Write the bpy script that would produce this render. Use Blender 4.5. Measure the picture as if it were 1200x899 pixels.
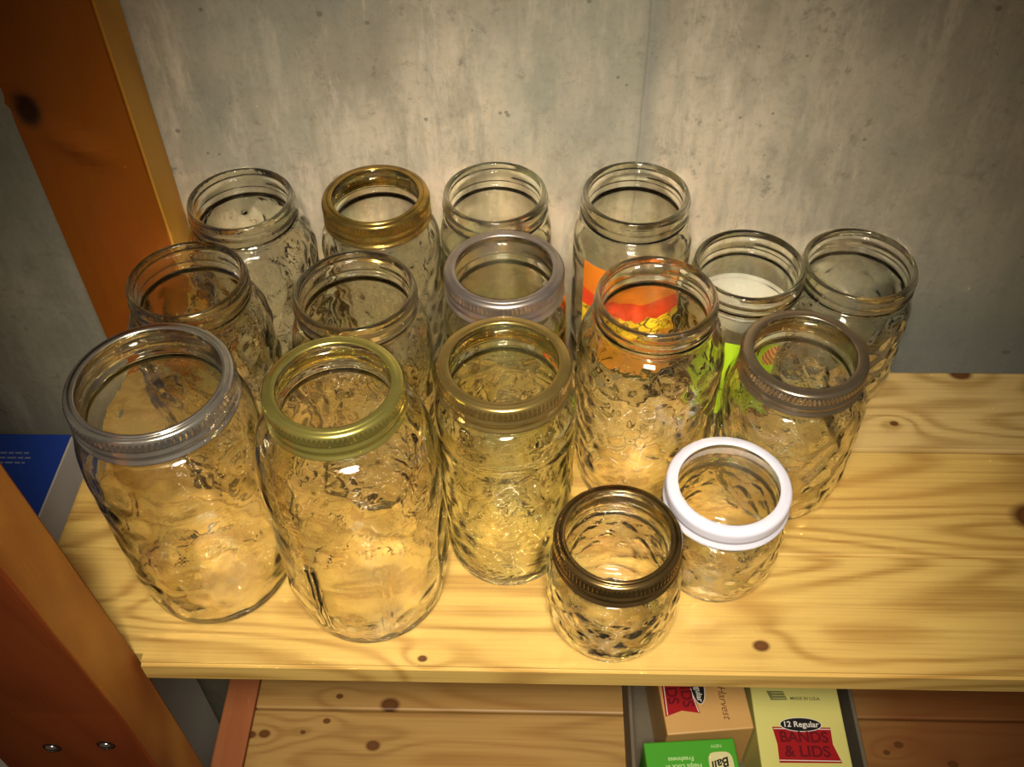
import bpy, bmesh, math, random
from mathutils import Vector, Matrix, noise

for o in list(bpy.data.objects):
    bpy.data.objects.remove(o)
SC = bpy.context.scene
COL = SC.collection
PI = math.pi

# ------------------------------------------------------------------ camera
CAM_POS = Vector((0.0, -0.291753, 0.568921))
R_ = Vector((0.99962572, 0.02389649, -0.01331861))
U_ = Vector((-0.00844215, 0.73252579, 0.68068693))
F_ = Vector((-0.02602226, 0.68031972, -0.73245336))
cd = bpy.data.cameras.new('camera')
cam = bpy.data.objects.new('camera', cd)
COL.objects.link(cam)
cam.matrix_world = Matrix(((R_.x, U_.x, -F_.x, CAM_POS.x), (R_.y, U_.y, -F_.y, CAM_POS.y),
                           (R_.z, U_.z, -F_.z, CAM_POS.z), (0, 0, 0, 1)))
cd.sensor_width = 36.0
cd.lens = 1193.94 / 1200 * 36.0
cd.clip_start = 0.01
SC.camera = cam

# ------------------------------------------------------------------ world and light
w = bpy.data.worlds.new('world')
SC.world = w
w.use_nodes = True
w.node_tree.nodes['Background'].inputs[0].default_value = (1.0, 0.80, 0.58, 1)
w.node_tree.nodes['Background'].inputs[1].default_value = 0.085

# camera flash stand-in, enlarged and set behind the camera so glass caustics resolve
ld = bpy.data.lights.new('soft_flash', 'SPOT')
ld.energy = 45
ld.color = (1.0, 0.93, 0.80)
ld.spot_size = math.radians(60)
ld.spot_blend = 1.0
ld.shadow_soft_size = 0.08
lo = bpy.data.objects.new('soft_flash', ld)
COL.objects.link(lo)
LPOS = CAM_POS - F_ * 0.13 + U_ * 0.06
lo.location = LPOS
tgt = Vector((-0.01, 0.11, 0.05))
lo.rotation_euler = (tgt - LPOS).to_track_quat('-Z', 'Y').to_euler()

# the basement's ceiling bulb behind the photographer
cl = bpy.data.lights.new('ceiling_bulb', 'AREA')
cl.shape = 'DISK'
cl.size = 0.16
cl.energy = 0.8
cl.color = (1.0, 0.82, 0.60)
co = bpy.data.objects.new('ceiling_bulb', cl)
COL.objects.link(co)
co.location = (-0.15, -0.75, 1.35)
co.rotation_euler = (Vector((0, 0.1, 0)) - Vector(co.location)).to_track_quat('-Z', 'Y').to_euler()

SC.view_settings.view_transform = 'Standard'
SC.view_settings.look = 'None'
SC.view_settings.gamma = 1
SC.view_settings.exposure = 0.0
SC.view_settings.use_curve_mapping = False
SC.cycles.max_bounces = 24
SC.cycles.transparent_max_bounces = 96
SC.cycles.transmission_bounces = 20
SC.cycles.glossy_bounces = 5
SC.cycles.diffuse_bounces = 3
SC.cycles.caustics_refractive = True
SC.cycles.caustics_reflective = False
SC.cycles.sample_clamp_indirect = 0.0
SC.cycles.blur_glossy = 0.0
SC.cycles.use_denoising = True

# ------------------------------------------------------------------ helpers
def empty(name, loc=(0, 0, 0), rz=0.0):
    o = bpy.data.objects.new(name, None)
    COL.objects.link(o)
    o.empty_display_size = 0.02
    o.location = loc
    o.rotation_euler = (0, 0, rz)
    return o

def tag(o, label=None, cat=None, group=None, kind=None):
    if label: o['label'] = label
    if cat: o['category'] = cat
    if group: o['group'] = group
    if kind: o['kind'] = kind
    return o

def link(name, bm, mats, parent=None, smooth=False, loc=(0, 0, 0)):
    me = bpy.data.meshes.new(name)
    bm.to_mesh(me)
    bm.free()
    if not isinstance(mats, (list, tuple)): mats = [mats]
    for m in mats: me.materials.append(m)
    if smooth:
        for p in me.polygons: p.use_smooth = True
    o = bpy.data.objects.new(name, me)
    COL.objects.link(o)
    if parent: o.parent = parent
    o.location = loc
    return o

def box(bm, x0, x1, y0, y1, z0, z1, bev=0.0, seg=2, mi=0):
    r = bmesh.ops.create_cube(bm, size=1)
    for v in r['verts']:
        v.co = Vector(((x0 + x1) / 2 + v.co.x * (x1 - x0), (y0 + y1) / 2 + v.co.y * (y1 - y0),
                       (z0 + z1) / 2 + v.co.z * (z1 - z0)))
    fs = set(f for v in r['verts'] for f in v.link_faces)
    for f in fs: f.material_index = mi
    if bev:
        es = list(set(e for v in r['verts'] for e in v.link_edges))
        bmesh.ops.bevel(bm, geom=es, offset=bev, segments=seg, affect='EDGES', profile=0.5)

def prism(bm, pts, z0, z1):
    a = [bm.verts.new((x, y, z0)) for x, y in pts]
    b = [bm.verts.new((x, y, z1)) for x, y in pts]
    bm.faces.new(a[::-1]); bm.faces.new(b)
    n = len(pts)
    for i in range(n):
        bm.faces.new((a[i], a[(i + 1) % n], b[(i + 1) % n], b[i]))
    bmesh.ops.recalc_face_normals(bm, faces=bm.faces[:])

class NT:
    def __init__(s, name):
        s.m = bpy.data.materials.new(name); s.m.use_nodes = True
        s.t = s.m.node_tree; s.t.nodes.clear()
        s.out = s.t.nodes.new('ShaderNodeOutputMaterial')
    def n(s, typ, **kw):
        nd = s.t.nodes.new(typ)
        for k, val in kw.items():
            if k == 'ins':
                for kk, vv in val.items():
                    if hasattr(vv, 'is_output') or isinstance(vv, bpy.types.NodeSocket): s.t.links.new(vv, nd.inputs[kk])
                    else: nd.inputs[kk].default_value = vv
            else: setattr(nd, k, val)
        return nd
    def math(s, op, a, b=0.0, c=0.0, clamp=False):
        nd = s.n('ShaderNodeMath', operation=op, ins={0: a, 1: b, 2: c}); nd.use_clamp = clamp
        return nd.outputs[0]
    def mix(s, f, a, b, mode='MIX'):
        nd = s.n('ShaderNodeMix', data_type='RGBA', blend_type=mode, ins={0: f, 6: a, 7: b})
        return nd.outputs[2]
    def ramp(s, f, stops):
        nd = s.n('ShaderNodeValToRGB', ins={0: f}); cr = nd.color_ramp
        while len(cr.elements) < len(stops): cr.elements.new(0.5)
        for e, (p, c) in zip(cr.elements, stops):
            e.position = p; e.color = c if len(c) == 4 else (*c, 1)
        return nd.outputs[0]
    def coord(s):
        return s.n('ShaderNodeTexCoord').outputs['Object']
    def noise(s, vec, scale, detail=4, rough=.5, dist=0.0):
        return s.n('ShaderNodeTexNoise', ins={'Vector': vec, 'Scale': scale, 'Detail': detail, 'Roughness': rough, 'Distortion': dist}).outputs[0]
    def mapping(s, vec, scale=(1, 1, 1), loc=(0, 0, 0), rot=(0, 0, 0)):
        return s.n('ShaderNodeMapping', ins={'Vector': vec, 'Scale': scale, 'Location': loc, 'Rotation': rot}).outputs[0]
    def fin(s, sh):
        s.t.links.new(sh, s.out.inputs[0]); return s.m

def C(r, g, b, a=1): return (r, g, b, a)

def plain(name, col, rough=.6, metal=0.0, bump=0.0, spec=.5, var=0.0, nscale=300):
    t = NT(name)
    base = col if len(col) == 4 else (*col, 1)
    ins = {'Base Color': base, 'Roughness': rough, 'Metallic': metal, 'Specular IOR Level': spec}
    if var or bump:
        nz = t.noise(t.coord(), nscale, 3)
        if var: ins['Base Color'] = t.mix(nz, tuple(c * (1 - var) for c in base[:3]) + (1,), tuple(min(1, c * (1 + var)) for c in base[:3]) + (1,))
        if bump: ins['Normal'] = t.n('ShaderNodeBump', ins={'Strength': bump, 'Distance': .0005, 'Height': nz}).outputs[0]
    return t.fin(t.n('ShaderNodeBsdfPrincipled', ins=ins).outputs[0])

def wood(name, light, dark, axis='x', seed=0.0, knots=(), rings=26.0, rough=.45, stain=.25, contrast=1.0, coat=0.0, reddish=(.35, .12, .02), dim_end=None, lit_edge=None, kcore=(.13, .048, .010), spec=.35):
    """plank whose rings are contour lines of a stretched noise field, with knots lifting that field"""
    t = NT(name)
    co = t.coord()
    sep = t.n('ShaderNodeSeparateXYZ', ins={0: co})
    L, Wd, Th = {'x': ('X', 'Y', 'Z'), 'y': ('Y', 'X', 'Z'), 'z': ('Z', 'X', 'Y')}[axis]
    vec = t.n('ShaderNodeCombineXYZ', ins={0: sep.outputs[L], 1: sep.outputs[Wd], 2: sep.outputs[Th]}).outputs[0]
    m = t.mapping(vec, (1.3, 11.0, 6.0), (seed * 3.1, seed * 1.7, seed))
    field = t.noise(m, 1.6, 1.0, .4)
    w2 = t.noise(t.mapping(vec, (5, 26, 20), (seed, 4, 0)), 1.6, 2)
    f = t.math('ADD', field, t.math('MULTIPLY', w2, .05))
    kd = None
    for (kx, ky, kr) in knots:
        dx = t.math('MULTIPLY', t.math('SUBTRACT', sep.outputs[L], kx), .55)
        dy = t.math('SUBTRACT', sep.outputs[Wd], ky)
        d2 = t.math('ADD', t.math('MULTIPLY', dx, dx), t.math('MULTIPLY', dy, dy))
        g = t.math('POWER', 2.718, t.math('MULTIPLY', d2, -1.0 / (2 * (kr * 2.2) ** 2)))
        f = t.math('ADD', f, t.math('MULTIPLY', g, .09))
        dx1 = t.math('MULTIPLY', dx, 1.35)
        d1 = t.math('SQRT', t.math('ADD', t.math('MULTIPLY', dx1, dx1), t.math('MULTIPLY', dy, dy)))
        core = t.math('SUBTRACT', 1.0, t.math('DIVIDE', d1, kr), clamp=True)
        kd = core if kd is None else t.math('MAXIMUM', kd, core)
    ph = t.math('MULTIPLY', f, rings * 2 * PI)
    s = t.math('ADD', t.math('MULTIPLY', t.math('SINE', ph), .5), .5)
    s = t.math('POWER', s, 2.2)
    fib = t.noise(t.mapping(vec, (8, 420, 420), (seed, 0, 0)), 1.0, 3, .6)
    fac = t.math('ADD', t.math('MULTIPLY', s, .42 * contrast), t.math('MULTIPLY', t.math('SUBTRACT', fib, .45), .9 * contrast), clamp=True)
    col = t.mix(fac, (*light, 1), (*dark, 1))
    blot = t.noise(t.mapping(vec, (3, 7, 7), (seed * 2, 1, 0)), 2.2, 2)
    col = t.mix(t.math('MULTIPLY', t.math('SUBTRACT', blot, .45, clamp=True), stain * 4, clamp=True), col, (*reddish, 1), 'MIX')
    if dim_end is not None:                    # reddish darkening toward one end, light falloff put into the colour
        dim_f = t.math('MULTIPLY', t.math('SUBTRACT', t.math('ADD', sep.outputs[L], t.math('MULTIPLY', blot, .12)), dim_end + .06, clamp=True), 9, clamp=True)
        col = t.mix(t.math('MULTIPLY', dim_f, .8), col, (.20, .055, .014, 1))
    if lit_edge is not None:                      # lit right-hand face of a post, painted in as a paler colour
        sx_, lit_col = lit_edge
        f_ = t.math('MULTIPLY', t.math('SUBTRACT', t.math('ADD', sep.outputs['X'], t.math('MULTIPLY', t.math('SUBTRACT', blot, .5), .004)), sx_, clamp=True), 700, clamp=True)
        col = t.mix(t.math('MULTIPLY', f_, t.math('SUBTRACT', 1.0, t.math('MULTIPLY', s, .35))), col, (*lit_col, 1))
    if kd is not None:
        kc = t.ramp(kd, [(0, (.16, .06, .012)), (.35, (.10, .035, .008)), (.6, kcore)])
        col = t.mix(t.math('MULTIPLY', kd, 2.4, clamp=True), col, kc)
    bmp = t.n('ShaderNodeBump', ins={'Strength': .25, 'Distance': .0006, 'Height': t.math('ADD', t.math('MULTIPLY', s, .4), fib)}).outputs[0]
    p = t.n('ShaderNodeBsdfPrincipled', ins={'Base Color': col, 'Roughness': rough, 'Specular IOR Level': spec, 'Normal': bmp,
                                            'Coat Weight': coat, 'Coat Roughness': .25})
    return t.fin(p.outputs[0])

# ------------------------------------------------------------------ setting: concrete wall, floor
WALL_Y = 0.294
def concrete():
    t = NT('poured_concrete')
    co = t.coord()
    big = t.noise(co, 3.2, 4, .6)
    mid = t.noise(t.mapping(co, (1.2, 1, .7)), 14, 6, .65)
    fine = t.noise(co, 160, 4, .7)
    col = t.ramp(big, [(.34, (.27, .265, .21)), (.47, (.45, .385, .28)), (.62, (.60, .50, .36))])
    col = t.mix(t.math('MULTIPLY', t.math('SUBTRACT', mid, .47, clamp=True), 3.6, clamp=True), col, C(.25, .225, .165))
    m2 = t.noise(t.mapping(co, (1, 1, .45), (5, 2, 1)), 30, 8, .75)
    col = t.mix(t.math('MULTIPLY', t.math('SUBTRACT', m2, .52, clamp=True), 4.0, clamp=True), col, C(.27, .235, .165))
    m3 = t.noise(t.mapping(co, (1, 1, 1), (9, 2, 4)), 55, 8, .8)
    col = t.mix(t.math('MULTIPLY', t.math('SUBTRACT', m3, .56, clamp=True), 8.0, clamp=True), col, C(.20, .175, .12))
    st = t.noise(t.mapping(co, (1, 1, .16), (2, 0, 3)), 70, 6, .7)
    col = t.mix(t.math('MULTIPLY', t.math('SUBTRACT', st, .47, clamp=True), 4.5, clamp=True), col, C(.35, .31, .225))
    st2 = t.noise(t.mapping(co, (1, 1, .22), (7, 0, 1)), 38, 7, .75)
    col = t.mix(t.math('MULTIPLY', t.math('SUBTRACT', st2, .53, clamp=True), 5.0, clamp=True), col, C(.66, .56, .42))
    gr_ = t.noise(t.mapping(co, (1, 1, .5), (1, 0, 8)), 8, 5, .65)
    col = t.mix(t.math('MULTIPLY', t.math('SUBTRACT', gr_, .52, clamp=True), 3.6, clamp=True), col, C(.33, .325, .245))
    sep = t.n('ShaderNodeSeparateXYZ', ins={0: co})
    # darker grey-blue band at the foot of the right half, and the grey-green left side
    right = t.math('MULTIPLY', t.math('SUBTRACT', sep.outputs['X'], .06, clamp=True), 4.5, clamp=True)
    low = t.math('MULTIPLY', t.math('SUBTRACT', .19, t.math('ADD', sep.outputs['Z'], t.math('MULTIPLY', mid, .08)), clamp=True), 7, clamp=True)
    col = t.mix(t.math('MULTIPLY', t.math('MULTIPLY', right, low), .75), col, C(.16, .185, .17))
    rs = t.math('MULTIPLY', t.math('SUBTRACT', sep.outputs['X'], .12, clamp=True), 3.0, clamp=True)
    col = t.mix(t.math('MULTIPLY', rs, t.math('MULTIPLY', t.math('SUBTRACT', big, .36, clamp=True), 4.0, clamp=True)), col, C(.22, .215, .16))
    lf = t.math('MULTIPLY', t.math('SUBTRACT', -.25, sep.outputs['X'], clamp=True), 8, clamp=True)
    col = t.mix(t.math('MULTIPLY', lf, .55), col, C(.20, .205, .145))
    # pinholes and pits
    vo = t.n('ShaderNodeTexVoronoi', ins={'Vector': co, 'Scale': 75.0, 'Randomness': 1.0})
    sz = t.math('MULTIPLY', t.math('SUBTRACT', t.noise(co, 24, 2), .50, clamp=True), .9)
    pit = t.math('LESS_THAN', vo.outputs['Distance'], sz)
    vo2 = t.n('ShaderNodeTexVoronoi', ins={'Vector': t.mapping(co, (1, 1, 1.7), (3, 0, 2)), 'Scale': 17.0, 'Randomness': 1.0})
    sz2 = t.math('MULTIPLY', t.math('SUBTRACT', t.noise(co, 9, 2), .54, clamp=True), .9)
    pit2 = t.math('LESS_THAN', vo2.outputs['Distance'], sz2)
    pp = t.math('MAXIMUM', pit, pit2)
    col = t.mix(t.math('MULTIPLY', pp, .6), col, C(.14, .12, .09))
    col = t.mix(t.math('MULTIPLY', t.math('SUBTRACT', fine, .5, clamp=True), 1.3), col, C(.18, .16, .12))
    # formwork joint: a thin line with grey bleed on its right side
    wob = t.math('MULTIPLY', t.math('SUBTRACT', t.noise(co, 30, 3), .5), .004)
    dx = t.math('ABSOLUTE', t.math('SUBTRACT', t.math('ADD', sep.outputs['X'], wob), .0660))
    seam = t.math('SUBTRACT', 1.0, t.math('MULTIPLY', dx, 900), clamp=True)
    halo = t.math('SUBTRACT', 1.0, t.math('MULTIPLY', t.math('ABSOLUTE', t.math('SUBTRACT', sep.outputs['X'], .069)), 110), clamp=True)
    col = t.mix(t.math('MULTIPLY', halo, .5), col, C(.22, .22, .19))
    col = t.mix(t.math('MULTIPLY', seam, .38), col, C(.17, .155, .12))
    h = t.math('ADD', t.math('MULTIPLY', fine, .4), t.math('ADD', t.math('MULTIPLY', mid, 1.2), t.math('MULTIPLY', t.math('ADD', pp, t.math('MULTIPLY', seam, .3)), -1.6)))
    b = t.n('ShaderNodeBump', ins={'Strength': .5, 'Distance': .0012, 'Height': h}).outputs[0]
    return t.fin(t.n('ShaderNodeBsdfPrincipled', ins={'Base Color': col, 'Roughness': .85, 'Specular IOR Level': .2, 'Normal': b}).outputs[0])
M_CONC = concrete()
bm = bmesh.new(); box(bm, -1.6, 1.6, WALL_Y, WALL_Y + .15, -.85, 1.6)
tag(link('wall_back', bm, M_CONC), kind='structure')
bm = bmesh.new(); box(bm, -1.6, 1.6, -1.6, WALL_Y, -.90, -.80)
tag(link('floor', bm, plain('floor_cement', (.22, .20, .17), .85, var=.2, nscale=20)), kind='structure')

# ------------------------------------------------------------------ shelving unit
PINE = dict(light=(.64, .415, .112), dark=(.28, .125, .018))
unit = empty('wooden_shelving_unit', (0, 0, -.80))
tag(unit, 'open pine shelving unit with dark orange posts against the concrete wall', 'shelving unit')
UL = (0, 0, .80)

def board(x0, x1, y0, y1, ztop, mat, th=.019, notch=None):
    bm = bmesh.new()
    if notch:
        nx, ny = notch
        prism(bm, [(nx, y0), (x1, y0), (x1, y1), (x0, y1), (x0, ny), (nx, ny)], ztop - th, ztop)
        bmesh.ops.bevel(bm, geom=[e for e in bm.edges if abs(e.verts[0].co.x - e.verts[1].co.x) > .2 and e.verts[0].co.y < .001], offset=.0020, segments=3, affect='EDGES')
    else:
        box(bm, x0, x1, y0, y1, ztop - th, ztop, .0018, 2)
    return link('shelf_board', bm, mat, unit, loc=UL)

w1, w2, w3 = .0843, .1742, .2525
board(-.322, .80, .0, w1 - .0006, 0, wood('pine_front', seed=1.3, knots=[(.1378, .0189, .0048), (-.2302, .0471, .0052), (-.0694, .0069, .0028)], stain=.20, rings=13, contrast=1.25, reddish=(.55, .30, .07), **PINE), notch=(-.2417, .0075))
board(-.322, .80, w1 + .0006, w2 - .0006, 0, wood('pine_middle', seed=4.2, knots=[(.335, .118, .014), (-.12, .145, .004)], stain=.25, rings=12, contrast=1.25, reddish=(.55, .27, .05), **PINE))
board(-.322, .80, w2 + .0006, w3, 0, wood('pine_rear', seed=7.7, knots=[(.3215, .2508, .008), (.26, .20, .003)], stain=.15, rings=16, contrast=1.3, reddish=(.45, .30, .11), light=(.60, .41, .15), dark=(.30, .165, .035)))
ZL = -.2385
LOWP = dict(light=(.42, .24, .07), dark=(.22, .095, .018), dim_end=.19)
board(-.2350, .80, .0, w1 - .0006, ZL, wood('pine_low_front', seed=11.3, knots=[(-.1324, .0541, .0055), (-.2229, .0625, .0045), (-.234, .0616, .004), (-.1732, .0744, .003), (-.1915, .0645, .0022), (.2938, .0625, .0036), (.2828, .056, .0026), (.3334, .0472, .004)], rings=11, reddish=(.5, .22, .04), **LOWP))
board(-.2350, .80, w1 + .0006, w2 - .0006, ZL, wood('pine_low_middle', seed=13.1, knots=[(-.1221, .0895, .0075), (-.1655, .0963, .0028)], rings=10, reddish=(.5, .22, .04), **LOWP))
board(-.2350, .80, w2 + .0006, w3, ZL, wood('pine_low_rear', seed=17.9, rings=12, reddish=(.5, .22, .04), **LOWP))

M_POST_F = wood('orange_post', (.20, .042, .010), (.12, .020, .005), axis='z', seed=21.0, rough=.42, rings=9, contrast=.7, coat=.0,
                knots=[], reddish=(.30, .07, .012), lit_edge=(-.2452, (.50, .215, .035)), spec=.15)
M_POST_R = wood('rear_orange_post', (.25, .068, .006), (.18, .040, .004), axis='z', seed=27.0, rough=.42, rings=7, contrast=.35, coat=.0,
                knots=[(.2241, -.3200, .012)], reddish=(.30, .07, .012), lit_edge=(-.2578, (.52, .25, .03)), kcore=(.035, .010, .003), spec=.15)
M_RAIL = wood('rail_wood', (.36, .12, .04), (.26, .07, .02), axis='y', seed=33.0, rough=.5, rings=9, contrast=.6, reddish=(.3, .07, .02))

# rear post between shelf and wall, with the swelling beside its knot
bm = bmesh.new()
box(bm, -.3315, -.2555, .2565, .2935, -.80, 1.2, .0)
bmesh.ops.subdivide_edges(bm, edges=[e for e in bm.edges if abs(e.verts[0].co.z - e.verts[1].co.z) > .5], cuts=300, use_grid_fill=True)
bmesh.ops.subdivide_edges(bm, edges=[e for e in bm.edges if abs(e.verts[0].co.x - e.verts[1].co.x) > .03], cuts=22, use_grid_fill=True)
for v in bm.verts:
    if v.co.y < .26:
        d = math.hypot((v.co.x + .2935) / .017, (v.co.z - .198 + (v.co.x + .2935) * .35) / .0105)
        v.co.y -= .0038 * math.exp(-d * d)
        d = math.hypot((v.co.x + .322) / .012, (v.co.z - .228) / .009)
        v.co.y += .0030 * math.exp(-d * d)
bmesh.ops.bevel(bm, geom=[e for e in bm.edges if len(e.link_faces) == 2 and e.calc_face_angle(0) > 1.2], offset=.002, segments=2, affect='EDGES')
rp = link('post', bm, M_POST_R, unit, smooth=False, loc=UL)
# front post: leans a few degrees toward the photographer
bm = bmesh.new()
box(bm, -.3450, -.2450, -.0385, 0, -.80, .60, .002)
bmesh.ops.bisect_plane(bm, geom=bm.verts[:] + bm.edges[:] + bm.faces[:], plane_co=(0, 0, 0), plane_no=(0, 0, 1))
LEAN = math.radians(3.6)
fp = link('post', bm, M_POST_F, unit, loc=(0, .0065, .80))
for v in fp.data.vertices:
    z = v.co.z
    v.co.y -= z * math.tan(LEAN) * (1.0 if z > 0 else .25)
def disc(bm, rs):
    n = 24
    rows = [[bm.verts.new((r * math.cos(2 * PI * k / n), y, r * math.sin(2 * PI * k / n))) for k in range(n)] for r, y in rs]
    for a, b in zip(rows[:-1], rows[1:]):
        for k in range(n): bm.faces.new((a[k], a[(k + 1) % n], b[(k + 1) % n], b[k]))
    bm.faces.new(rows[0]); bm.faces.new(rows[-1][::-1])
    bmesh.ops.recalc_face_normals(bm, faces=bm.faces[:])
def screw(x, z):
    bm = bmesh.new(); disc(bm, [(.0058, .0015), (.0058, -.0002), (.0052, -.0006), (.0047, -.0003), (.0044, .0006)])
    w_ = link('recess_disc', bm, plain('recess_dark', (.05, .035, .03), .3, .8), fp, loc=(x, 0, z))  # dark disc standing in for the shade in the countersunk hole
    bm = bmesh.new(); disc(bm, [(.0040, .0010), (.0040, -.0006), (.0034, -.0016), (.0020, -.0023), (.0006, -.0025)])
    for f in bm.faces: f.smooth = True
    box(bm, -.0019, .0019, -.0027, -.0012, -.00035, .00035)
    return w_, link('screw', bm, M_SCREW, fp, loc=(x, 0, z))
M_SCREW = plain('screw_steel', (.55, .5, .45), .2, 1.0)
for x, z in ((-.3031, -.0508), (-.2672, -.0454)):
    for s in screw(x, z): s.location.y = -.0385 - z * math.tan(LEAN) * .25
# rails that carry the boards
for (x0, x1, zt) in ((-.320, -.262, -.0195), (-.2615, -.2355, -.2365)):
    bm = bmesh.new(); box(bm, x0, x1, .0080, .2550, zt - .038, zt, .0015)
    link('rail', bm, M_RAIL, unit, loc=UL)
bm = bmesh.new(); box(bm, -.2355, -.2, .0080, .2550, ZL - .0575, ZL - .0195, .0015)
link('rail', bm, M_RAIL, unit, loc=UL)

# ------------------------------------------------------------------ glass
def glass(name, tint=(.985, .976, .938), bump=0.0, bscale=220, kind='noise', low=0.0, lscale=250, zlo=.03):
    """solid clear glass; low = strength of the cast stipple in the thick bottom"""
    t = NT(name)
    co = t.coord()
    nin = {}
    if bump or low:
        z = t.n('ShaderNodeSeparateXYZ', ins={0: co}).outputs['Z']
        h = t.math('MULTIPLY', t.noise(co, bscale, 2, .5, .8), bump)
        if low:
            lf = t.math('SUBTRACT', 1.0, t.math('DIVIDE', z, zlo), clamp=True)
            v = t.n('ShaderNodeTexVoronoi', ins={'Vector': co, 'Scale': float(lscale)}).outputs['Distance'] if kind == 'cells' else t.noise(co, lscale, 1, .5, 1.5)
            h = t.math('ADD', h, t.math('MULTIPLY', t.math('MULTIPLY', lf, v), low))
        nin = {'Normal': t.n('ShaderNodeBump', ins={'Strength': 1.0, 'Distance': .002, 'Height': h}).outputs[0]}
    return t.fin(t.n('ShaderNodeBsdfGlass', ins={'Color': (*tint, 1), 'Roughness': .0, 'IOR': 1.5, **nin}).outputs[0])

G_CLEAR = glass('clear_glass', bump=.10, bscale=70, low=.3, lscale=130, zlo=.03)
G_STIP = glass('stippled_glass', bump=.08, bscale=70)
G_WAVY = glass('wavy_glass', bump=.18, bscale=150, low=.12, lscale=150, zlo=.03)
G_GREEN = glass('greenish_glass', tint=(.965, .968, .91), bump=.12, bscale=90, low=.6, lscale=150, zlo=.04)

def jar_profile(h, rf, rb, rbase, zsh, zn):
    """outer radius profile from the foot to the finish: list of (z, r)"""
    P = []
    rn = rf - .0010
    for k in range(7):                       # foot corner
        a = k / 6 * PI / 2
        P.append((.007 * (1 - math.cos(a)), rbase - .007 + .007 * math.sin(a)))
    n = 44
    for k in range(1, n + 1):                # body
        u = k / n
        z = .007 + (zsh - .007) * u
        e = min(1, u / .35)
        P.append((z, rbase + (rb - rbase) * math.sin(e * PI / 2)))
    n = 16
    for k in range(1, n + 1):                # shoulder
        a = k / n * PI / 2
        P.append((zsh + (zn - zsh) * math.sin(a) ** 1.0, rn + (rb - rn) * math.cos(a)))
    n = 34
    for k in range(1, n + 1):                # finish: bead ring, then the thread land
        u = k / n
        z = zn + (h - .0016 - zn) * u
        r = rn + (.0018 * math.exp(-((z - zn - .0035) / .0012) ** 2)) + (rf - rn) * min(1, u * 3)
        P.append((z, r))
    for k in range(1, 6):                    # lip
        a = k / 5 * PI / 2
        P.append((h - .0016 + .0016 * math.sin(a), rf - .0016 + .0016 * math.cos(a)))
    return P

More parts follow.
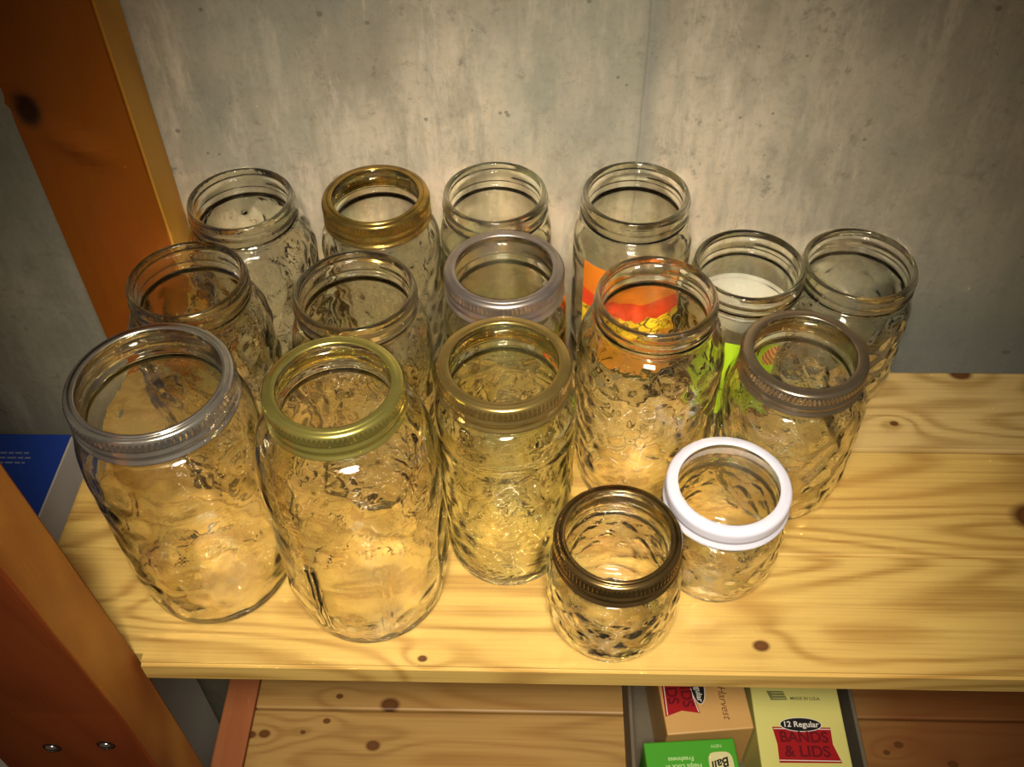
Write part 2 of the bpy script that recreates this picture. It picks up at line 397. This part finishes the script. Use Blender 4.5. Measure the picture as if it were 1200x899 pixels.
def make_glass(name, h, rf, rb, rbase, zsh, zn, style, mat, parent, seg=160, tb=.0026, tf=.0036, thread=.0011):
    P = jar_profile(h, rf, rb, rbase, zsh, zn)
    def disp(th, z, r):
        d = 0.0
        if z > zn + .005:                    # helical screw thread
            for k in range(-1, 4):
                zt = h - .0050 - (th / (2 * PI)) * .0068 - k * .0068
                if zn + .0068 < zt < h - .0030:
                    d += thread * math.exp(-((z - zt) / .0015) ** 2)
            return d
        if z < .004 or z > zn: return d
        env = min(1, (z - .004) / .008) * min(1, max(0, (zn - z) / .01))
        x, y = r * math.cos(th), r * math.sin(th)
        if style != 'quilt' and z < .075: d += env * .0011 * min(1, (.075 - z) / .04) * noise.noise(Vector((x + h, y, z)) * 110)
        if style == 'quilt':
            n = 12; a = th * n / 2; b = z / .0105 * PI / 2
            q = abs(math.sin(a + b) * math.sin(a - b))
            d += env * min(1, max(0, (z - .008) / .022)) * (.0012 * q - .0005)
            d += env * .0006 * noise.noise(Vector((x, y, z)) * 180)
        elif style == 'crystal':
            d += env * .0024 * noise.noise(Vector((x, y, z * .6)) * 120)
            d += env * .0012 * abs(noise.noise(Vector((x, y, z * .5)) * 260))
        elif style == 'facet':
            d += env * .0013 * abs(math.sin(th * 7 + 2 * math.sin(z * 60))) + env * .0012 * noise.noise(Vector((x, y, z)) * 130)
        elif style == 'grid':
            dth = (th + PI / 2 + PI) % (2 * PI) - PI
            for a0 in (-.52, -.44, .30, .38):
                if .018 < z < .088: d += .0017 * math.exp(-((dth - a0) / .020) ** 2)
            if -.5 < dth < .36:
                for zz in (.03, .045, .06, .075): d += .0004 * math.exp(-((z - zz) / .001) ** 2)
            if 2.2 < abs(dth): d += env * .0011 * noise.noise(Vector((x, y, z)) * 150)
            if 1.15 < abs(dth) < 1.7:
                e = ((abs(dth) - 1.42) / .26) ** 2 + ((z - .055) / .038) ** 2
                d -= .0014 * math.exp(-abs(e - 1) * 9)
            d += .0005 * noise.noise(Vector((x, y, z)) * 60)
        elif style == 'emboss':
            q = math.sin(th * 16 + 3 * noise.noise(Vector((x, y, z)) * 60)) * math.sin(z * 380 + 4 * noise.noise(Vector((y, x, z)) * 70))
            m = 1 if .03 < z < zsh - .01 else .3
            d += env * m * .0006 * q + env * .0007 * noise.noise(Vector((x, y, z)) * 90)
            if zsh * .72 < z < zsh * .95: d += .0006 * max(0, math.sin(th * 26)) * (1 if math.sin(th * 3) > -.3 else 0)
        elif style == 'panel':
            d -= .0011 * math.exp(-((z - zsh + .012) / .0013) ** 2)
            d -= .0008 * math.exp(-((z - .016) / .0013) ** 2)
            q = math.sin(th * 14 + 5 * noise.noise(Vector((x, y, z)) * 40))
            if .02 < z < zsh - .02: d += .0006 * q * abs(noise.noise(Vector((x, y, z)) * 80)) * 2
        elif style == 'band':
            d += env * .0005 * noise.noise(Vector((x, y, z)) * 70)
            d -= .0009 * math.exp(-((z - zsh + .006) / .0012) ** 2)
        else:
            d += env * .0006 * noise.noise(Vector((x, y, z)) * 70)
        return d
    rings = []
    bm = bmesh.new()
    # foot: stippled push-up, then the outside
    for r, z in ((.0008, .0026), (rbase * .30, .0026), (rbase * .55, .0024), (rbase * .66, .0020), (rbase * .74, .0010)):
        rings.append([(r, z)] * seg)
    foot = [[(rr, z + (.0004 * max(0, math.sin(r0 * 3000)) if i > 0 else 0)) for (rr, z) in row] for i, (row, r0) in enumerate([(rg, rg[0][0]) for rg in rings])]
    rings = foot
    for z, r in P:
        rings.append([(r + disp(2 * PI * j / seg, z, r), z) for j in range(seg)])
    # inside, from the lip down
    S = [(r - (.0018 * math.exp(-((z - zn - .0035) / .0012) ** 2) if z > zn else 0), z) for z, r in P if z < h - .0017]
    off = []
    for k, (r, z) in enumerate(S):
        a_, b_ = S[max(0, k - 2)], S[min(len(S) - 1, k + 2)]
        dr, dz = b_[0] - a_[0], b_[1] - a_[1]
        L_ = math.hypot(dr, dz) or 1
        tt = tf if z > zn else tb + (tf - tb) * max(0, 1 - (zn - z) / .012)
        off.append((r - tt * dz / L_, z + tt * dr / L_))
    inner = [(rf - tf + .0011, h - .0002), (rf - tf + .0004, h - .0007)]
    for r, z in reversed(off):
        if z < .012: break
        if z < inner[-1][1] - .00015: inner.append((r, z))
    for r, z in inner: rings.append([(r, z)] * seg)
    rl = inner[-1][0]; zb = .0052
    for k in range(1, 6):
        a = k / 5 * PI / 2
        rings.append([(rl - .006 * (1 - math.cos(a)), .012 - (.012 - zb) * math.sin(a))] * seg)
    nb = 44
    for q_ in range(1, nb + 1):
        f = 1 - q_ / nb * .985
        rr_ = (rl - .006) * f; row = []
        for j in range(seg):
            th = 2 * PI * j / seg; x, y = rr_ * math.cos(th), rr_ * math.sin(th)
            ed = min(1, (1 - f) * 8)
            if style == 'crystal_low':       # rings of cast dimples
                k_ = max(1, round(rr_ / .0034)); d = .0017 * abs(math.cos(rr_ / .0034 * PI)) ** .6 * abs(math.sin(th * round(k_ * PI))) ** .6 * (1 if f > .32 else .2)
            elif style == 'quilt':           # swirled mould rings
                d = .0007 * math.sin(rr_ * 1700 + 1.6 * math.sin(3 * th) + 3 * noise.noise(Vector((x, y, h)) * 90)) + .0006 * noise.noise(Vector((x, y, h)) * 150)
            else:
                d = .0011 * noise.noise(Vector((x, y, h * 7)) * 110) + .0003 * math.sin(rr_ * 1500)
            row.append((rr_, zb + .0006 * (1 - f) + d * ed))
        rings.append(row)
    vs = []
    for rg in rings:
        vs.append([bm.verts.new((r * math.cos(2 * PI * j / seg), r * math.sin(2 * PI * j / seg), z)) for j, (r, z) in enumerate(rg)])
    for a, b in zip(vs[:-1], vs[1:]):
        for j in range(seg):
            bm.faces.new((a[j], a[(j + 1) % seg], b[(j + 1) % seg], b[j]))
    bm.faces.new(vs[0][::-1]); bm.faces.new(vs[-1])
    bmesh.ops.recalc_face_normals(bm, faces=bm.faces[:])
    return link(name, bm, mat, parent, smooth=True)

def make_band(R, zt, mat, parent, ri=None, name='screw_band', knurl=True, H=.0175):
    ri = ri or R * .81
    out = [(R + .0005, -H), (R + .0007, -H + .0006), (R + .0003, -H + .0014), (R - .0006, -H + .0022), (R - .0009, -H + .0034),
           (R + .0002, -H + .0050), (R + .0005, -H + .0062), (R + .0001, -H + .0074), (R - .0007, -H + .0086), (R - .0006, -.0082)]
    if not knurl:
        out = [(R + .0004, -H), (R + .0007, -H + .0008), (R + .0004, -H + .0020), (R - .0010, -H + .0035), (R - .0012, -H + .0050), (R - .0002, -H + .0060)]
    kn = [(R, -.0076), (R, -.0070), (R, -.0060), (R, -.0050), (R, -.0040), (R, -.0032), (R - .0001, -.0024)]
    top = [(R - .0004, -.0014), (R - .0012, -.0006), (R - .0024, -.0001), (R - .0034, 0), ((R + ri) / 2, .0001), (ri + .0008, 0), (ri + .0002, -.0003), (ri, -.0009), (ri + .0003, -.0012)]
    inn = [((R + ri) / 2, -.0008), (R - .0034, -.0008), (R - .0018, -.0016), (R - .0012, -.0030), (R - .0010, -.0080), (R - .0013, -H + .0040), (R - .0004, -H + .0010), (R - .0002, -H)]
    prof = [(r, z, 0) for r, z in out] + [(r, z, 1 if knurl and 0 < i < 6 else 0) for i, (r, z) in enumerate(kn)] + [(r, z, 0) for r, z in top + inn]
    seg = 352
    bm = bmesh.new(); rows = []
    for r, z, k in prof:
        rows.append([bm.verts.new(((r + (k * (.0004 if j % 4 < 2 else -.0005))) * math.cos(2 * PI * j / seg), (r + (k * (.0004 if j % 4 < 2 else -.0005))) * math.sin(2 * PI * j / seg), zt + z)) for j in range(seg)])
    rows.append(rows[0])
    for a, b in zip(rows[:-1], rows[1:]):
        for j in range(seg):
            bm.faces.new((a[j], a[(j + 1) % seg], b[(j + 1) % seg], b[j]))
    bmesh.ops.recalc_face_normals(bm, faces=bm.faces[:])
    return link(name, bm, mat, parent, smooth=True)

def metal(name, col, rough=.3, wear=.15):
    t = NT(name)
    co = t.coord()
    nz = t.noise(co, 60, 4, .6)
    c2 = tuple(c * (1 - wear * 2) for c in col)
    base = t.mix(t.math('MULTIPLY', t.math('SUBTRACT', nz, .4, clamp=True), 2.5, clamp=True), (*col, 1), (*c2, 1))
    return t.fin(t.n('ShaderNodeBsdfPrincipled', ins={'Base Color': base, 'Metallic': .9, 'Roughness': t.math('ADD', rough, t.math('MULTIPLY', nz, .12))}).outputs[0])

M_SILVER = metal('silver_tin', (.62, .56, .47), .13)
M_YGOLD = metal('yellow_gold_tin', (.74, .64, .16), .15)
M_GOLD = metal('gold_tin', (.66, .46, .14), .15)
M_PINK = metal('pale_silver_tin', (.58, .49, .43), .24)
M_AGOLD = metal('aged_gold_tin', (.55, .36, .09), .16, .3)
M_COPPER = metal('coppery_tin', (.44, .34, .22), .16)
M_BRONZE = metal('bronze_tin', (.32, .20, .07), .15, .3)
M_WPLAST = plain('white_plastic', (.66, .63, .70), .38, 0, .1)

def jar(x, y, h, R, rb, rbase, zsh, style, mat, label, cat='jar', band=None, rz=0.0, name='mason_jar', group='empty glass canning jars on the shelf', ri=None, seg=160, fin=.0200, **kw):
    e = empty(name, (x, y, .0003), rz)
    tag(e, label, cat, group)
    if band:
        zt = h; hg = h - .0014; rf = R - .0026
    else:
        zt = hg = h; rf = R
    zn = hg - fin
    make_glass('glass_body', hg, rf, rb, rbase, zsh, zn, style, mat, e, seg=seg, **kw)
    if band == 'plastic': b = make_band(R, zt, M_WPLAST, e, ri, 'plastic_collar', False, .0155)
    elif band: b = make_band(R, zt, band, e, ri)
    return e

JA = jar(-.2061, .0715, .1789, .0445, .0505, .0465, .128, 'crystal_low', G_STIP, 'large wide-mouth glass jar with a silver screw band, front left beside the post', band=M_SILVER, ri=.0382, seg=200)
JB = jar(-.1050, .0591, .1898, .0364, .0505, .0455, .128, 'grid', G_CLEAR, 'tall glass jar with a yellow-gold screw band and ribbed measuring panel, front row', band=M_YGOLD, rz=.05, seg=240)
JC = jar(-.0190, .0943, .1710, .0370, .0405, .0385, .136, 'panel', G_GREEN, 'straight-sided glass jar with a plain gold screw band, front row behind the bronze-banded jar', band=M_GOLD)
JD = jar(-.2118, .1651, .1676, .0355, .0425, .0400, .122, 'facet', G_WAVY, 'bandless glass jar in front of the rear post, behind the silver-banded wide jar')
JE = jar(-.1088, .1539, .1697, .0359, .0430, .0400, .122, 'emboss', G_CLEAR, 'bandless glass jar directly behind the yellow-gold banded tall jar')
JF = jar(-.0213, .1740, .1701, .0361, .0385, .0365, .134, 'band', G_CLEAR, 'glass jar with a dull pinkish silver screw band, middle row behind the plain gold one', band=M_PINK)
JG = jar(-.1975, .2492, .1636, .0346, .0420, .0395, .118, 'crystal', G_WAVY, 'bandless jar of crinkled crystal-pattern glass against the wall beside the rear post', seg=220)
JH = jar(-.1082, .2518, .1649, .0352, .0405, .0380, .124, 'emboss', G_CLEAR, 'glass jar with an aged dark gold screw band, back row against the wall', band=M_AGOLD)
JI = jar(-.0294, .2504, .1688, .0337, .0375, .0355, .134, 'band', G_CLEAR, 'slim bandless glass jar in the back row behind the pinkish silver banded one')
JJ = jar(.0621, .2484, .1700, .0345, .0395, .0375, .134, 'band', G_CLEAR, 'bandless glass jar with an orange, red and yellow paper label, against the wall')
JK = jar(.0690, .1556, .1652, .0358, .0455, .0410, .118, 'emboss', G_CLEAR, 'bandless embossed glass jar standing in front of the orange-labelled jar', seg=220)
JL = jar(.1380, .2251, .1304, .0361, .0375, .0350, .094, 'band', G_CLEAR, 'short bandless glass jar with a lime green paper label, back row')
JM = jar(.2163, .2408, .1183, .0377, .0415, .0370, .080, 'quilt', G_CLEAR, 'bandless quilted glass jar at the right end of the back row')
JN = jar(.1619, .1474, .1272, .0382, .0430, .0385, .088, 'facet', G_WAVY, 'pint glass jar with a coppery screw band, right side behind the white-collared jar', band=M_COPPER, seg=220)
JO = jar(.1137, .0795, .0838, .0373, .0385, .0340, .052, 'quilt', G_WAVY, 'small quilted glass jar with a white plastic collar', band='plastic', seg=220, ri=.0300)
JP = jar(.0457, .0377, .0900, .0364, .0395, .0345, .055, 'quilt', G_WAVY, 'small quilted glass jar with a dark bronze screw band at the shelf front', band=M_BRONZE, seg=220, ri=.0300)

# paper labels around two jars (their backs are white paper)
def label_patch(parent, r, a0, a1, z0, z1, mat, matback, name='paper_label', step=.03):
    bm = bmesh.new(); n = max(4, int((a1 - a0) / step)); th = .00018
    g = []
    for k in range(n + 1):
        a = a0 + (a1 - a0) * k / n
        s, c_ = math.sin(a), -math.cos(a)
        g.append([bm.verts.new((rr * s, rr * c_, z)) for rr, z in ((r, z0), (r, z1), (r + th, z1), (r + th, z0))])
    for p, q in zip(g[:-1], g[1:]):
        for i in range(4):
            f = bm.faces.new((p[i], q[i], q[(i + 1) % 4], p[(i + 1) % 4]))
            f.material_index = 1 if i == 0 else 0
    bm.faces.new(g[0][::-1]); bm.faces.new(g[-1])
    bmesh.ops.recalc_face_normals(bm, faces=bm.faces[:])
    return link(name, bm, [mat, matback], parent, smooth=False)

def label_orange():
    t = NT('orange_label'); co = t.coord()
    sep = t.n('ShaderNodeSeparateXYZ', ins={0: co}); z = t.math('ADD', sep.outputs['Z'], t.math('MULTIPLY', t.noise(co, 90, 2), .008))
    f = t.math('DIVIDE', t.math('SUBTRACT', z, .045), .09)
    nd = t.n('ShaderNodeValToRGB', ins={0: f}); cr = nd.color_ramp; cr.interpolation = 'CONSTANT'
    for p, c in ((0, (.10, .09, .01)), (.10, (.70, .26, .01)), (.42, (.80, .55, .02)), (.60, (.72, .05, .01)), (.76, (.75, .20, .01))):
        if p == 0: e = cr.elements[0]
        elif p == .10: e = cr.elements[1]
        else: e = cr.elements.new(p)
        e.position = p; e.color = (*c, 1)
    vo = t.n('ShaderNodeTexVoronoi', ins={'Vector': t.mapping(co, (1, 1, 1.6)), 'Scale': 95.0}); vo.feature = 'DISTANCE_TO_EDGE'
    ln = t.math('LESS_THAN', vo.outputs['Distance'], .05)
    band = t.math('MULTIPLY', t.math('GREATER_THAN', f, .40), t.math('LESS_THAN', f, .60))
    col = t.mix(t.math('MULTIPLY', ln, band), nd.outputs[0], C(.12, .07, .0))
    p = t.n('ShaderNodeBsdfPrincipled', ins={'Base Color': col, 'Roughness': .45})
    return t.fin(p.outputs[0])
def label_lime():
    t = NT('lime_label'); co = t.coord()
    sep = t.n('ShaderNodeSeparateXYZ', ins={0: co})
    col = C(.42, .66, .02)
    d = t.math('ADD', t.math('POWER', t.math('SUBTRACT', sep.outputs['X'], .019), 2), t.math('POWER', t.math('SUBTRACT', sep.outputs['Z'], .080), 2))
    blob = t.math('LESS_THAN', d, .009 ** 2)
    wv = t.n('ShaderNodeTexWave', ins={'Vector': t.mapping(co, (1, 1, 1), rot=(0, .5, 0)), 'Scale': 130.0, 'Distortion': 5.0})
    col = t.mix(blob, col, t.mix(wv.outputs[1], C(.42, .05, .02), C(.75, .38, .16)))
    stripe = t.math('LESS_THAN', t.math('ABSOLUTE', t.math('SUBTRACT', sep.outputs['Z'], .047)), .0006)
    col = t.mix(stripe, col, C(.10, .25, .01))
    return t.fin(t.n('ShaderNodeBsdfPrincipled', ins={'Base Color': col, 'Roughness': .45}).outputs[0])
M_PAPER = plain('label_paper_back', (.72, .72, .68), .7)
lb = label_patch(JJ, .0399, -.95, .92, .046, .133, label_orange(), M_PAPER)
lb['label'] = 'orange, red and yellow printed paper label'
M_LIME = label_lime()
lb = label_patch(JL, .0379, -.98, .56, .022, .0915, M_LIME, M_PAPER); lb['label'] = 'lime green paper label with a red picture'
lb = label_patch(JL, .0379, 1.9, 4.2, .040, .0900, M_LIME, M_PAPER, 'back_label'); lb['label'] = 'label on the back, its white paper side seen through the glass'

# ------------------------------------------------------------------ text helper
def text(body, size, mat, parent, loc, rz=0.0, name='lettering', sx=1.0, shear=0.0, bold=0.0, sp=1.0):
    cu = bpy.data.curves.new(name, 'FONT')
    cu.body = body; cu.size = size; cu.align_x = 'CENTER'; cu.align_y = 'CENTER'
    cu.extrude = .00006; cu.shear = shear; cu.offset = bold; cu.space_character = sp
    tmp = bpy.data.objects.new('tmp', cu)
    me = bpy.data.meshes.new_from_object(tmp)
    bpy.data.objects.remove(tmp)
    me.materials.clear(); me.materials.append(mat)
    o = bpy.data.objects.new(name, me); COL.objects.link(o)
    o.parent = parent; o.location = loc; o.rotation_euler = (0, 0, rz); o.scale = (sx, 1, 1)
    return o
def flat(name, pts, z, mat, parent, th=.00012):
    bm = bmesh.new(); prism(bm, pts, z, z + th); return link(name, bm, mat, parent)
def oval(cx, cy, a, b, n=36): return [(cx + a * math.cos(2 * PI * k / n), cy + b * math.sin(2 * PI * k / n)) for k in range(n)]

# ------------------------------------------------------------------ lower shelf: cardboard tray with boxes
M_TRAY = plain('grey_brown_card', (.13, .10, .06), .8, var=.12)
tray = empty('cardboard_tray', (.16, .06, ZL))
tag(tray, 'shallow grey-brown cardboard tray holding three small cartons on the lower shelf', 'tray')
TX0, TX1, TY0, TY1, TH = -.0875, .0885, -.075, .170, .052
def tp(name, *b):
    bm = bmesh.new(); box(bm, *b, .0006, 1); return link(name, bm, M_TRAY, tray)
tp('base', TX0, TX1, TY0, TY1, .0004, .0024)
tp('side_wall', TX0, TX0 + .003, TY0, TY1, .0025, TH)
tp('side_wall', TX1 - .003, TX1, TY0, TY1, .0025, TH)
tp('end_wall', TX0 + .0031, TX1 - .0031, TY0, TY0 + .003, .0025, TH)
tp('end_wall', TX0 + .0031, TX1 - .0031, TY1 - .003, TY1, .0025, TH)

ZT = -.170
ZB = ZL + .0026
M_RED = plain('banner_red', (.32, .008, .010), .4)
M_DRED = plain('banner_dark_red', (.13, .004, .008), .4)
M_BLACK = plain('print_black', (.012, .010, .010), .4)
M_WHITE = plain('print_white', (.72, .66, .55), .5)
M_GREYGR = plain('print_olive', (.17, .17, .05), .6)

def carton(name, label, x0, x1, y0, y1, zt, col, cat='box', rz=0.0):
    cx, cy = (x0 + x1) / 2, (y0 + y1) / 2
    e = empty(name, (cx, cy, ZB), rz); tag(e, label, cat, 'small cartons in the cardboard tray')
    bm = bmesh.new(); H = zt - ZB
    box(bm, -(x1 - x0) / 2, (x1 - x0) / 2, -(y1 - y0) / 2, (y1 - y0) / 2, 0, H, .0012, 2)
    link('carton_body', bm, plain(name + '_card', col, .5, var=.06, nscale=40), e)
    return e, cx, cy, H

# yellow carton
ye, cx, cy, H = carton('yellow_carton', 'pale yellow carton with a dark red banner reading Bands & Lids, right of the tan one', .1655, .2320, -.009, .118, ZT, (.62, .56, .16))
def rel(p, cx=cx, cy=cy): return (p[0] - cx, p[1] - cy)
ban = [rel(p) for p in ((.1776, .0448), (.2210, .0448), (.2205, .0320), (.2248, .0178), (.1790, .0173), (.1795, .0315))]
flat('banner', ban, H, M_RED, ye)
flat('banner_stripe', [rel(p) for p in ((.1785, .0437), (.2208, .0437), (.2208, .0431), (.1785, .0431))], H + .0001, M_WHITE, ye)
flat('banner_stripe', [rel(p) for p in ((.1792, .0195), (.2240, .0195), (.2240, .0189), (.1792, .0189))], H + .0001, M_WHITE, ye)
flat('oval_badge', oval(*rel((.1992, .0467)), .0158, .0056), H + .00014, M_WHITE, ye)
flat('oval_badge', oval(*rel((.1992, .0467)), .0152, .0051), H + .00026, M_BLACK, ye)
text('12 Regular', .0062, M_WHITE, ye, (*rel((.1992, .0467)), H + .0004), bold=.0001)
text('BANDS', .0118, M_DRED, ye, (*rel((.1998, .0368)), H + .0002), bold=.0003, sx=.95)
text('& LIDS', .0118, M_DRED, ye, (*rel((.2008, .0258)), H + .0002), bold=.0003, sx=1.0)
text('MADE IN U.S.A.', .0034, M_GREYGR, ye, (*rel((.2062, .0676)), H + .0001), bold=.0001)
fl = flat('flag_print', [rel(p) for p in ((.1773, .0735), (.1900, .0735), (.1925, .0665), (.1800, .0660))], H, M_GREYGR, ye)
for k in range(3):
    yy = .0672 + k * .0022
    flat('flag_stripe', [rel(p) for p in ((.1812, yy), (.1918, yy + .0002), (.1916, yy + .0008), (.1810, yy + .0006))], H + .0001, plain('flag_yellow', (.5, .45, .14), .5), ye)

# tan carton (print turned a quarter)
ta, cx, cy, H = carton('tan_carton', 'tan brown carton with a red banner turned sideways, behind the green one', .0930, .1590, .040, .150, ZT, (.55, .30, .09), rz=.10)
def rel2(p):
    dx, dy = p[0] - cx, p[1] - cy; c_, s_ = math.cos(-.10), math.sin(-.10)
    return (dx * c_ - dy * s_, dx * s_ + dy * c_)
flat('banner', [rel2(p) for p in ((.0957, .105), (.0985, .0512), (.1111, .0563), (.1250, .0545), (.1205, .0715), (.1205, .105))], H, M_RED, ta)
flat('banner_stripe', [rel2(p) for p in ((.0972, .105), (.0997, .0522), (.1003, .0524), (.0978, .105))], H + .0001, M_WHITE, ta)
flat('banner_stripe', [rel2(p) for p in ((.1192, .105), (.1192, .0715), (.1236, .0552), (.1242, .0552), (.1198, .0715), (.1198, .105))], H + .0001, M_WHITE, ta)
flat('oval_badge', oval(*rel2((.1245, .0770)), .0056, .0155), H + .00014, M_WHITE, ta)
flat('oval_badge', oval(*rel2((.1245, .0770)), .0050, .0150), H + .00026, M_BLACK, ta)
text('12 Regular', .0062, M_WHITE, ta, (*rel2((.1245, .0770)), H + .0004), rz=-PI / 2, bold=.0001)
text('BANDS', .0118, M_DRED, ta, (*rel2((.1145, .078)), H + .0002), rz=-PI / 2, bold=.0003)
text('& LIDS', .0118, M_DRED, ta, (*rel2((.1035, .078)), H + .0002), rz=-PI / 2, bold=.0003)
text('Harvest', .0085, plain('print_brown', (.16, .07, .02), .5), ta, (*rel2((.1436, .0640)), H + .0001), rz=-PI / 2 + .0, shear=.35)

# green carton, upside down to the viewer
gr, cx, cy, H = carton('green_carton', 'bright green carton with upside-down white lettering and a cream jar emblem', .0815, .1490, -.0075, .0325, ZT + .002, (.055, .30, .012), rz=.075)
M_LGR = plain('print_pale_green', (.45, .62, .25), .5)
M_CREAM = plain('print_cream', (.62, .55, .26), .5)
def rel3(p):
    dx, dy = p[0] - cx, p[1] - cy; c_, s_ = math.cos(-.075), math.sin(-.075)
    return (dx * c_ - dy * s_, dx * s_ + dy * c_)
text('Freshness', .0048, M_LGR, gr, (*rel3((.1068, .0180)), H + .0001), rz=PI, bold=.00008)
text('Helps Lock in', .0048, M_LGR, gr, (*rel3((.1085, .0125)), H + .0001), rz=PI, bold=.00008)
text('NEW', .0036, M_LGR, gr, (*rel3((.1335, .0283)), H + .0001), rz=PI)
jx, jy = rel3((.1362, .0135))
em = []
for k in range(32):
    a = 2 * PI * k / 32
    ex = abs(math.cos(a)) ** .55 * (1 if math.cos(a) > 0 else -1); ey = abs(math.sin(a)) ** .55 * (1 if math.sin(a) > 0 else -1)
    em.append((jx + ex * .0090, jy + ey * .0105))
flat('jar_emblem', em, H, M_CREAM, gr)
text('Ball', .0095, M_BLACK, gr, (jx, jy + .002, H + .0002), rz=PI + .25, shear=.3, bold=.0002)

# ------------------------------------------------------------------ tall blue and white box on the floor, left
M_BLUE = plain('box_blue', (.018, .065, .42), .45)
M_BWHITE = plain('box_white', (.90, .83, .72), .6, var=.06, nscale=30)
bb = empty('appliance_box', (-.56, .20, -.80))
tag(bb, 'tall cardboard box with blue printed top and white side, left of the shelf end', 'box')
bm = bmesh.new(); box(bm, -.14, .14, -.115, .090, 0, .6695, .002, 2)
link('carton_body', bm, M_BWHITE, bb)
bm = bmesh.new(); box(bm, -.1395, .1395, -.1145, .0895, .6696, .6703)
link('printed_top', bm, M_BLUE, bb)['label'] = 'blue printed top'
tz = .6704
M_BTXT = plain('box_pale_print', (.30, .36, .55), .5)
random.seed(5)
for r_, n in ((.067, 3), (.0615, 3), (.056, 3), (.043, 2), (.0375, 2), (.015, 1)):
    x = -.01; e_ = .112 - random.random() * .006 - (3 - n) * .010
    pts = []
    bm = bmesh.new()
    while x < e_:
        wd = .003 + random.random() * .006
        wd = min(wd, e_ - x)
        if wd < .001: break
        box(bm, x, x + wd, r_, r_ + .0018, tz, tz + .0001); x += wd + .0015
    link('small_print', bm, M_BTXT, bb)
bm = bmesh.new(); box(bm, .06, .1205, -.030, .0035, tz, tz + .0001); pf = link('picture_frame', bm, M_BTXT, bb)
bm = bmesh.new(); box(bm, .0612, .1193, -.0290, .0023, tz + .0001, tz + .0002); link('picture', bm, plain('picture_orange', (.40, .14, .03), .5, var=.5, nscale=60), bb)
